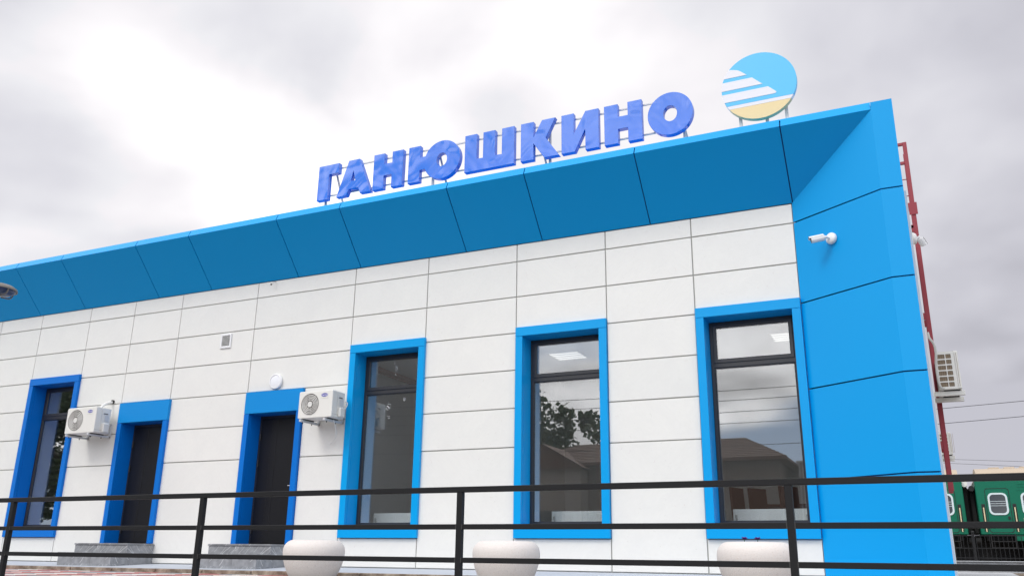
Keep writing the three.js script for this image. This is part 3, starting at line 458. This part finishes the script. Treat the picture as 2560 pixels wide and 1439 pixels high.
// ---------------------------------------------------------------- door steps
for (const [a, b, lab] of [[-12.86, -11.55, 'grey marble steps below the left door'], [-9.68, -8.37, 'grey marble steps below the right door, partly behind a planter']]) {
  const t = thing('door_steps', lab, 'steps', [(a + b) / 2, -.6, 0], 'marble door steps'), w = (b - a) / 2, o = .6;
  part('core', bx(-w + .02, w - .02, -.05, -.28 + o, .002, .575), M.grout, t); part('core', bx(-w + .02, w - .02, -.05, -.44 + o, .575, .885), M.grout, t);
  part('tread', bx(-w - .012, w + .012, -.28 + o, -.25 + o, .002, .615, .004), M.marbleEdge, t); part('tread', bx(-w - .012, w + .012, -.438 + o, -.41 + o, .60, .935, .004), M.marbleEdge, t);
  const j = .16, slabs = [[-w, j, .14], [j + .004, w, .3]];
  for (const [p, q] of [[-w, -.1], [-.096, w]]) part('riser_slab', bx(p, q, -.41 + o, -.28 + o, .58, .60, .002), M.marble, t);
  for (const [p, q] of [[-w, j], [j + .004, w]]) part('riser_slab', bx(p, q, -.68 + o, -.438 + o, .89, .92, .002), M.marble, t);
  for (const s of [-1, 1]) { part('side_slab', bx(s < 0 ? -w : w - .02, s < 0 ? -w + .02 : w, -.68 + o, -.28 + o, .002, .578, .002), M.marble, t); part('side_slab', bx(s < 0 ? -w : w - .02, s < 0 ? -w + .02 : w, -.68 + o, -.438 + o, .5785, .888, .002), M.marble, t); }
}

// ---------------------------------------------------------------- planters
const planterProfile = [[.001, .02], [.20, .0], [.275, .01], [.315, .045], [.352, .11], [.388, .20], [.41, .29], [.418, .355], [.411, .415], [.388, .46], [.352, .494], [.315, .51], [.30, .508], [.292, .49], [.30, .44]];
const planterGeo = (() => { const pts = new THREE.SplineCurve(planterProfile.map(([a, b]) => new THREE.Vector2(a, b))).getPoints(60); return new THREE.LatheGeometry(pts, 64); })();
const planterAt = [[-6.44, 'white terrazzo bowl planter nearest the doors'], [-3.52, 'white terrazzo bowl planter left of the middle window'], [-.50, 'white terrazzo bowl planter with purple flowers, nearest the blue corner']];
let firstPlanter;
planterAt.forEach(([x, label], i) => {
  let t; const y = paveY(2) + .004;
  if (!i) { t = firstPlanter = thing('planter', label, 'planter', [x, y, 2], 'terrazzo bowl planters'); part('bowl', planterGeo, M.planter, t); part('soil', (() => { const g = new THREE.CylinderGeometry(.298, .298, .03, 40); g.translate(0, .445, 0); return g; })(), M.soil, t); }
  else { t = firstPlanter.clone(); t.name = numbered('planter'); scene.add(t); t.position.set(x, y, 2); t.userData = { label, category: 'planter', group: 'terrazzo bowl planters' }; }
  t.rotation.y = i * 2.1;
});
for (const [dx, dz, s, label] of [[-.075, .20, 1, 'purple flower at the left of the rightmost planter'], [.06, .17, 1, 'purple flower at the right of the rightmost planter']]) {
  const y = paveY(2) + .46, t = thing('flower', label, 'flower', [-.5 + dx, y, 2 + dz], 'purple planter flowers'), r = rng(dx > 0 ? 3 : 9);
  part('stem', rod([0, 0, 0], [0, .075, 0], .004, 6), M.leaf, t);
  part('petals', merge(Array.from({ length: 6 }, (_, i) => { const g = new THREE.SphereGeometry(.02, 8, 6); g.scale(1, .35, .7); g.translate(.018, 0, 0); g.rotateZ(.3 + r() * .5); g.rotateY(i * 1.05); g.translate(0, .082, 0); return g; })), M.petal, t);
  part('leaves', merge(Array.from({ length: 5 }, (_, i) => { const g = new THREE.SphereGeometry(.03, 8, 6); g.scale(1, .15, .5); g.translate(.03, 0, 0); g.rotateZ(.5); g.rotateY(i * 1.3); g.translate(0, .02, 0); return g; })), M.leaf, t);
}

// ---------------------------------------------------------------- railing in front
{
  const t = thing('railing', 'black square tube railing with three rails across the foreground', 'railing', [-3, paveY(6.5), 6.5]), by = paveY(6.5);
  const put = (n, g, m = M.black) => { g.translate(3, -by, -6.5); return part(n, g, m, t); };
  const posts = [-11.1, -8.83, -6.507, -4.169, -1.755, .501, 2.75, 5.0];
  for (const x of posts) { put('post', bx(x - .022, x + .022, by, .018, 6.478, 6.522, .003)); put('foot_plate', bx(x - .06, x + .06, by + .001, by + .008, 6.44, 6.56, .002)); }
  put('top_rail', bx(-12, 5.9, .0175, .0565, 6.478, 6.522, .003));
  for (const y of [-.219, -.443]) for (let i = 0; i + 1 < posts.length; i++) put(y > -.3 ? 'middle_rail' : 'lower_rail', bx(posts[i] + .0225, posts[i + 1] - .0225, y - .018, y + .018, 6.482, 6.518, .003));
  const r = rng(41); for (const x of posts) for (const y of [-.219, -.443]) for (const s of [-1, 1]) put('weld', beam([x + s * .024, y - .018, 6.519], [x + s * .024, y + .018, 6.519], .006 + r() * .002, .004), M.weld);
}
{ // street lamp peeking in at the left edge
  const t = thing('street_lamp', 'grey street lamp head at the left edge of the picture', 'street lamp', [-13.55, paveY(3), 3]); const by = -paveY(3);
  part('pole', rod([0, 0, 0], [0, by + 3.9, 0], .05, 16), M.lampGrey, t); part('arm', beam([0, by + 3.86, 0], [.75, by + 3.90, 0], .03, .03), M.lampGrey, t);
  part('shade', (() => { const g = new THREE.LatheGeometry([[.001, .12], [.12, .115], [.24, .085], [.31, .04], [.32, .0], [.305, .0], [.23, .06], [.001, .09]].map(([a, b]) => new THREE.Vector2(a, b)), 32); g.translate(.73, by + 3.86, 0); return g; })(), M.lampGrey, t);
  part('globe', (() => { const g = new THREE.LatheGeometry([[.29, 0], [.24, -.05], [.12, -.075], [.001, -.08]].map(([a, b]) => new THREE.Vector2(a, b)), 32); g.translate(.73, by + 3.86, 0); return g; })(), M.lampBlue, t);
  for (const a of [0, 1.57, 3.14, 4.71]) part('strut', tubeOf([[.73 + .31 * Math.cos(a), by + 3.88, .31 * Math.sin(a)], [.73 + .27 * Math.cos(a), by + 3.79, .27 * Math.sin(a)], [.73 + .10 * Math.cos(a), by + 3.76, .1 * Math.sin(a)]], .012, 10), M.lampGrey, t);
}

// ---------------------------------------------------------------- rooms behind the glass
function radiator(label, x0, x1) {
  const t = thing('radiator', label, 'radiator', [(x0 + x1) / 2, -.27, -.80], 'panel radiators'), w = (x1 - x0) / 2, y0 = .12, y1 = .56;
  part('panel', bx(-w, w, y0, y1, -.03, .03, .006), M.radiator, t); const n = Math.floor(w * 2 / .042); for (let i = 0; i < n; i++) part('rib', bx(-w + .03 + i * .042, -w + .052 + i * .042, y0 + .03, y1 - .05, .029, .038, .003), M.radiator, t);
  for (const s of [-1, 1]) { part('valve', rod([s * (w - .05), y1 - .16, .03], [s * (w - .05), y1 - .08, .05], .014), M.chrome, t); part('leg', bx(s * (w - .1) - .012, s * (w - .1) + .012, 0, y0 + .01, -.02, .02), M.radiator, t); }
}
radiator('white panel radiator behind the window beside the second air conditioner', -7.36, -6.38); radiator('white panel radiator behind the middle window', -4.06, -3.06); radiator('white panel radiator behind the rightmost window', -1.26, -.20);
for (const [x, z, label] of [[-4.31, -2.15, 'lit ceiling panel seen through the middle window'], [-.44, -2.18, 'lit ceiling panel seen through the rightmost window']]) {
  const t = thing('ceiling_light', label, 'ceiling light', [x, 3.1, z], 'lit ceiling panels');
  part('frame', bx(-.3, .3, -.012, -.001, -.3, .3, .003), M.ceiling, t);
  for (let i = 0; i < 4; i++) part('light_tube', bx(-.27, .27, -.016, -.0125, -.26 + i * .14, -.19 + i * .14, .001), new THREE.MeshStandardMaterial({ color: 0xffffff, emissive: lin(1, .97, .92), emissiveIntensity: .7 }), t);
  const l = new THREE.RectAreaLight(lin(1, .97, .92), 2.2, .56, .56); l.position.set(x, 3.078, z); l.lookAt(x, 0, z); scene.add(l);
}
for (const [x, z, turn, label] of [[-1.31, -2.5, 1.25, 'brown wooden chair behind the rightmost window, left one'], [-1.05, -2.7, 1.0, 'brown wooden chair behind the rightmost window, second from left'], [-.52, -2.4, .95, 'brown wooden chair behind the rightmost window, right one']]) {
  const t = thing('wooden_chair', label, 'chair', [x, -.27, z], 'wooden chairs in the waiting room'); t.rotation.y = turn;
  part('seat', bx(-.21, .21, .43, .47, -.2, .2, .01), M.wood, t); for (const sx of [-1, 1]) { part('leg', bx(sx * .18 - .02, sx * .18 + .02, 0, .43, .15, .19, .004), M.wood, t); part('leg', beam([sx * .18, 0, -.18], [sx * .18, 1.0, -.24], .04, .035), M.wood, t); } part('backrest', (() => { const g = bx(-.17, .17, .55, 1.0, -.235, -.21, .006); return g; })(), M.wood, t);
}
{ const t = thing('table', 'brown table between the chairs behind the rightmost window', 'table', [-.75, -.27, -3.4]); part('top', bx(-.5, .5, .72, .76, -.4, .4, .008), M.wood, t); for (const sx of [-1, 1]) for (const sz of [-1, 1]) part('leg', bx(sx * .45 - .025, sx * .45 + .025, 0, .72, sz * .35 - .025, sz * .35 + .025), M.wood, t); }

// ---------------------------------------------------------------- railway behind
struct('rail_platform', merge([bx(-60, 40, -.7, -.30, -29, -24.2, .02), bx(-60, 40, -.30, -.27, -24.6, -24.1, .01)]), M.concrete, 'low concrete rail platform behind the station', 'platform');
{
  const t = thing('platform_fence', 'black bar fence in front of the green carriages', 'fence', [3, -.29, -25]); const put = (n, g) => { g.translate(-3, .29, 25); return part(n, g, M.black, t); };
  for (const x of [-.5, 2.70, 5.9]) { put('post', bx(x - .045, x + .045, -.30, .70, -25.045, -24.955, .006)); put('finial', (() => { const g = new THREE.SphereGeometry(.055, 12, 8); g.translate(x, .74, -25); return g; })()); }
  for (const y of [.62, .18, -.16]) put('rail', bx(-.5, 5.9, y - .015, y + .015, -25.015, -24.985)); for (let x = -.4; x < 5.85; x += .145) put('bar', bx(x - .009, x + .009, -.24, .62, -25.0135, -24.9865));
}
function carriage(label, xEnd, dir, L, extra) {
  const t = thing('passenger_carriage', label, 'train carriage', [xEnd + dir * L / 2, -.55, -33.5], 'green passenger carriages'), zf = 1.5, o = .55, h = L / 2;
  const X = (d) => -dir * h + dir * d; // metres from the visible end
  const bb = (a, b, ...r) => bx(Math.min(X(a), X(b)), Math.max(X(a), X(b)), ...r);
  const body = part('body', bb(0, L, .86 + o, 3.16 + o, -zf, zf, .03), M.trainGreen, t);
  for (const y of [2.98, 2.86, 2.72]) part('rib', bb(1.6, L - .1, y + o - .012, y + o + .012, zf, zf + .012), M.trainGreen, body);
  for (const y of [1.05, 1.22, 1.40]) part('rib', bb(1.6, L - .1, y + o - .012, y + o + .012, zf, zf + .012), M.trainGreen, body);
  part('eave_strip', bb(-.01, L, 3.16 + o, 3.22 + o, -zf - .01, zf + .02), M.trainTrim, t);
  const prof = []; for (let i = 0; i <= 24; i++) { const a = Math.PI * i / 24; prof.push([zf * Math.cos(a), .56 * Math.pow(Math.sin(a), .7)]); }
  const roof = part('roof', (() => { const g = extr(shapeOf(prof), 0, L - .12); g.rotateY(Math.PI / 2); g.translate(dir > 0 ? -h + .1 : -h, 3.22 + o, 0); return g; })(), M.trainRoof, t);
  for (let i = 0; i < 14; i++) part('roof_vent', bb(.7 + i * .62, 1.14 + i * .62, 3.76 + o, 3.84 + o, -.25, .25, .02), M.trainRoof, roof);
  const win = (a, b, y0, y1) => { const x0 = Math.min(X(a), X(b)), x1 = Math.max(X(a), X(b)); const w = part('window_frame', extr(shapeOf(roundRect(x0, x1, y0 + o, y1 + o, .2), [roundRect(x0 + .075, x1 - .075, y0 + .075 + o, y1 - .075 + o, .15).reverse()]), zf - .01, zf + .03, .008), M.trainFrame, t); part('pane', extr(shapeOf(roundRect(x0 + .07, x1 - .07, y0 + .07 + o, y1 - .07 + o, .15)), zf - .008, zf + .006), M.trainGlass, w); for (const k of [.42, .52, .62]) part('window_bar', bx(x0 + .075, x1 - .075, y0 + o + (y1 - y0) * k - .008, y0 + o + (y1 - y0) * k + .008, zf + .006, zf + .016), M.trainFrame, w); };
  win(.43, 1.19, 1.68, 2.62);
  for (let i = 0; i < 6; i++) win(1.70 + i * 1.85, 2.78 + i * 1.85, 1.68, 2.62);
  const door = part('door', extr(shapeOf(roundRect(Math.min(X(.34), X(1.28)), Math.max(X(.34), X(1.28)), .94 + o, 2.82 + o, .12), [roundRect(Math.min(X(.36), X(1.26)), Math.max(X(.36), X(1.26)), .96 + o, 2.80 + o, .11).reverse()]), zf, zf + .012), M.trainDark, t);
  part('door_handle', bb(1.12, 1.2, 1.5 + o, 1.62 + o, zf + .012, zf + .04), M.trainDark, door);
  for (const a of [.22, 1.42]) { const hd = part('handrail_recess', bb(a - .07, a + .07, 1.0 + o, 2.15 + o, zf, zf + .012, .004), M.trainDark, t); part('handrail', rod([X(a), .98 + o, zf + .06], [X(a), 2.0 + o, zf + .06], .024), M.brass, hd); }
  part('name_plate', bb(1.7, 2.9, 1.42 + o, 1.56 + o, zf, zf + .02), M.cream, t);
  part('underframe', bb(-.2, L - .2, .12, .86 + o, -1.3, -.2, .02), M.trainDark, t);
  part('sole_bar', bb(.2, L - .2, .62 + o, .86 + o, -.19, 1.2), M.trainDark, t);
  part('equipment_box', merge([bb(4.6, 7.2, .02, .9, -1.3, 1.25, .02), bb(7.4, 12, -.0, .85, -1.3, 1.25, .02), bb(12.2, L - 4, .02, .9, -1.3, 1.2, .02)]), M.trainDark, t);
  part('bogie', merge([bb(1.6, 4.4, .1 + o - .45, .55 + o, -1.05, 1.05, .03), ...[2.1, 3.9].map((a) => { const g = new THREE.CylinderGeometry(.46, .46, 2.2, 24); g.rotateX(Math.PI / 2); g.translate(X(a), .46, 0); return g; })]), M.trainDark, t);
  part('step_box', merge([0, 1, 2].map((i) => bb(.36, 1.26, .30 + o + i * .26, .33 + o + i * .26, 1.0, 1.62)).concat([bb(.34, .37, .3 + o, .9 + o, 1.05, 1.6), bb(1.25, 1.28, .3 + o, .9 + o, 1.05, 1.6)])), M.trainDark, t);
  part('corner_skirt', bb(.9 + .38, 1.75, .6 + o, .86 + o, zf - .2, zf - .02, .02), M.trainGreen, t);
  part('gangway', bb(-.24, .0, .9 + o, 2.95 + o, -.55, .55, .05), M.rubber, t);
  part('buffer', merge([-.85, .85].map((z) => rod([X(0), .62 + o, z], [X(-.22), .62 + o, z], .13, 16))), M.trainDark, t);
  extra?.(t, X, zf, o);
}
carriage('green passenger carriage with beige roof at the right edge', 3.32, 1, 24, (t, X, zf, o) => { part('end_pipe', merge([rod([X(-.1), 2.85 + o, .6], [X(-.14), 2.85 + o, 1.25], .12, 18)]), M.trainDark, t); });
carriage('green passenger carriage mostly hidden behind the blue corner', 2.82, -1, 24, (t, X, zf, o) => { part('water_tank', merge([rod([X(-.1), 3.05 + o, .2], [X(-.1), 3.05 + o, 1.3], .13, 18)]), M.trainTrim, t); });
struct('track', merge([bx(-60, 60, -.66, -.62, -36, -31, 0), ...[-34.26, -32.74].map((z) => bx(-60, 60, -.62, -.47, z - .035, z + .035))]), M.fin, 'rails under the green carriages', 'track');
for (const [y, z, s, r, label] of [[7.36, -38, .042, .016, 'uppermost overhead railway wire right of the station'], [6.58, -38, .045, .016, 'second overhead railway wire right of the station'], [4.76, -38, -.066, .009, 'thin overhead wire just above the carriage roofs'], [4.62, -38.6, -.08, .009, 'lowest thin overhead wire above the carriage roofs']]) {
  const t = thing('overhead_wire', label, 'wire', [2.5, y, z], 'overhead railway wires'); const pts = []; for (let i = -6; i <= 6; i++) { const x = i * 5; pts.push([x, s * x + .0006 * x * x * Math.sign(s), 0]); } part('cable', tubeOf(pts, r, 60, 6), M.wire, t);
}
for (const [x, lab] of [[-28.5, 'concrete catenary mast behind the station'], [33.5, 'concrete catenary mast beyond the right edge']]) { const t = thing('catenary_mast', lab, 'mast', [x, -.68, -38.4], 'catenary masts'); part('mast', rod([0, 0, 0], [0, 10.5, 0], .16, 14), M.pole, t); part('cross_arm', bx(-.06, .06, 7.0, 7.12, -.3, .9), M.pole, t); }

// ---------------------------------------------------------------- what the windows mirror: house, trees, wires across the street
{
  const t = thing('brick_house', 'brown brick house with tiled hip roof mirrored in the right windows', 'house', [-11, -2, 33]); const g0 = -2, put = (n, g, m, p = t) => { g.translate(11, 2, -33); return part(n, g, m, p); };
  put('wall', bx(-18.5, -4.75, g0, 4.25, 29.6, 37), M.brick);
  const ey = 4.15, ry = 5.75, e0 = -19, e1 = -4.3, z0 = 29.1, z1 = 37.5, zm = 33.3;
  const roof = put('roof', poly([[[e0, ey, z0], [e0, ey + .12, z0], [e1, ey + .12, z0], [e1, ey, z0]], [[e1, ey + .12, z0], [e0, ey + .12, z0], [e0 + 3, ry, zm], [e1 - 2.6, ry, zm]], [[e1, ey + .12, z0], [e1 - 2.6, ry, zm], [e1, ey + .12, z1]], [[e0, ey + .12, z1], [e1, ey + .12, z1], [e1 - 2.6, ry, zm], [e0 + 3, ry, zm]], [[e0, ey + .12, z0], [e0, ey + .12, z1], [e0 + 3, ry, zm]], [[e0, ey, z0], [e1, ey, z0], [e1, ey, z1], [e0, ey, z1]], [[e1, ey, z0], [e1, ey + .12, z0], [e1, ey + .12, z1], [e1, ey, z1]]]), M.roofTile);
  for (let i = 0; i < 12; i++) { const a = i / 12, b = (i + 1) / 12, A = (k) => [e0 + 3 * k, ey + .12 + (ry - ey - .12) * k, z0 + (zm - z0) * k], C = (k) => [e1 - 2.6 * k, ey + .12 + (ry - ey - .12) * k, z0 + (zm - z0) * k], up = (p, d) => [p[0], p[1] + d, p[2]]; put('tile_course', poly([[up(C(a), .055), up(A(a), .055), up(A(b), .012), up(C(b), .012)], [up(A(a), .0), up(A(a), .055), up(C(a), .055), up(C(a), .0)]]), M.roofTile, roof); }
  put('gable_roof', poly([[[-17.9, 3.95, 28.2], [-16.2, 5.25, 28.2], [-16.2, 5.25, 32], [-17.9, 3.95, 32]], [[-16.2, 5.25, 28.2], [-13.9, 3.95, 28.2], [-13.9, 3.95, 32], [-16.2, 5.25, 32]], [[-17.9, 3.95, 28.3], [-13.9, 3.95, 28.3], [-16.2, 5.25, 28.3]]]), M.roofTile); put('porch', bx(-17.5, -14.2, g0, 3.96, 28.5, 29.55), M.plasterHouse);
  for (const [a, b] of [[-16.6, -15.1], [-12, -10.6], [-8.6, -7.2]]) { const z = a === -16.6 ? 28.5 : 29.6; const w = put('window', extr(shapeOf(rect(a, b, .2, 2.0), [rect(a + .1, b - .1, .3, 1.9)]), -.0, .06), M.plasterHouse); w.position.z += z - .06; const p = put('pane', bx(a + .1, b - .1, .3, 1.9, z - .03, z - .01), M.trainGlass); }
}
{ const t = thing('shed', 'pale corrugated shed beside the brick house mirrored in the rightmost window', 'shed', [-2.6, -2, 32]); part('wall', bx(-1.5, 1.6, 0, 6.2, -.5, 4), M.plasterHouse, t); for (let i = 0; i < 20; i++) part('sheet_rib', bx(-1.5 + i * .155, -1.43 + i * .155, 3.0, 6.2, -.55, -.5), M.galv, t); part('roof', bx(-1.6, 1.7, 6.2, 6.28, -.65, 4.1), M.galv, t); }
function tree(label, x, z, y0, h, w, seed, n = 2600) {
  const t = thing('tree', label, 'tree', [x, y0, z], 'trees across the street'), r = rng(seed), P = [], N = [], U = [];
  part('trunk', merge([between(new THREE.CylinderGeometry(.13, .24, h * .5, 10), [0, 0, 0], [.1, h * .5, 0]), ...Array.from({ length: 9 }, (_, i) => { const a = i * 2.4, l = h * (.25 + .25 * r()); const s = [.08, h * (.28 + .025 * i), 0]; return between(new THREE.CylinderGeometry(.03, .08, l, 6), s, [s[0] + Math.cos(a) * l * .55, s[1] + l * .75, Math.sin(a) * l * .55]); })]), M.barkMat, t);
  const cl = Array.from({ length: 26 }, () => { const a = r() * 6.283, k = Math.sqrt(r()), yy = .34 + .62 * r(); const q = w * .5 * k * (1.15 - Math.abs(yy - .55) * 1.3); return [q * Math.cos(a), yy * h, q * Math.sin(a), w * (.10 + .12 * r())]; });
  for (let i = 0; i < n; i++) {
    const c = cl[Math.floor(r() * cl.length)], d = V(r() - .5, (r() - .5) * .8, r() - .5).normalize().multiplyScalar(c[3] * Math.pow(r(), .45)), p = V(c[0], c[1], c[2]).add(d), u = V(r() - .5, r() - .5, r() - .5).normalize(), v = V(r() - .5, r() - .9, r() - .5).cross(u).normalize(), s = .07 + .11 * r();
    u.multiplyScalar(s); v.multiplyScalar(s * 1.6); const q = [p.clone().sub(v), p.clone().add(u), p.clone().add(v), p.clone().sub(u)], nn = u.clone().cross(v).normalize();
    for (const k of [0, 1, 2, 0, 2, 3]) { P.push(q[k].x, q[k].y, q[k].z); N.push(nn.x, nn.y, nn.z); U.push(0, 0); }
  }
  const g = new THREE.BufferGeometry(); g.setAttribute('position', new THREE.Float32BufferAttribute(P, 3)); g.setAttribute('normal', new THREE.Float32BufferAttribute(N, 3)); g.setAttribute('uv', new THREE.Float32BufferAttribute(U, 2)); part('crown', g, M.leafDark, t);
}
tree('leafy tree behind the brick house mirrored in the middle window', -19, 38, -2, 11.2, 7.5, 3, 5200);
{ const t = thing('plastered_building', 'plain grey four storey building mirrored in the window by the second air conditioner', 'building', [-31, -2, 33]); part('wall', bx(-8.5, 8.2, 0, 15.6, -4, 4), M.greyPlaster, t); part('roof', bx(-8.9, 8.6, 15.6, 15.9, -4.5, 4.5, .04), M.roofTile, t); for (const x of [-7.6]) for (const y of [1.2, 4.4, 7.6, 10.8]) { const w = part('window', extr(shapeOf(rect(x, x + 1.5, y, y + 1.6), [rect(x + .1, x + 1.4, y + .1, y + 1.5)]), -4.06, -4.0), M.plastic, t); part('pane', bx(x + .1, x + 1.4, y + .1, y + 1.5, -4.02, -4.005), M.trainGlass, w); } }
tree('dense tree mirrored in the leftmost window, nearer one', -34, 15.5, -2, 9.5, 8, 5, 6000);
tree('dense tree mirrored in the leftmost window, farther one', -45, 21, -2, 13, 10, 6, 6000);
tree('broad tree at the far side of the street, mirrored beside the brick house', -24, 42, -2, 9, 8, 7, 3600);
for (const [x, lab] of [[-24, 'concrete utility pole across the street, left'], [12, 'concrete utility pole across the street, right']]) { const t = thing('utility_pole', lab, 'pole', [x, -2, 21], 'utility poles'); part('pole', rod([0, 0, 0], [0, 9, 0], .13, 12), M.pole, t); part('cross_arm', bx(-.05, .05, 7.9, 8.0, -.9, .9), M.pole, t); }
[[6.05, -.5, 'top wire across the street mirrored in the rightmost window'], [5.72, -.2, 'second wire across the street mirrored in the rightmost window'], [5.32, .1, 'third wire across the street mirrored in the rightmost window'], [4.93, .4, 'fourth wire across the street mirrored in the rightmost window'], [4.1, .7, 'lowest wire across the street mirrored in the rightmost window']].forEach(([y, dz, label]) => {
  const t = thing('street_wire', label, 'wire', [-6, y, 21 + dz], 'wires across the street'); const pts = []; for (let i = -6; i <= 6; i++) pts.push([i * 3, .0012 * 9 * i * i - .2, 0]); part('cable', tubeOf(pts, .012, 48, 6), M.wire, t);
});

renderer.render(scene, camera);
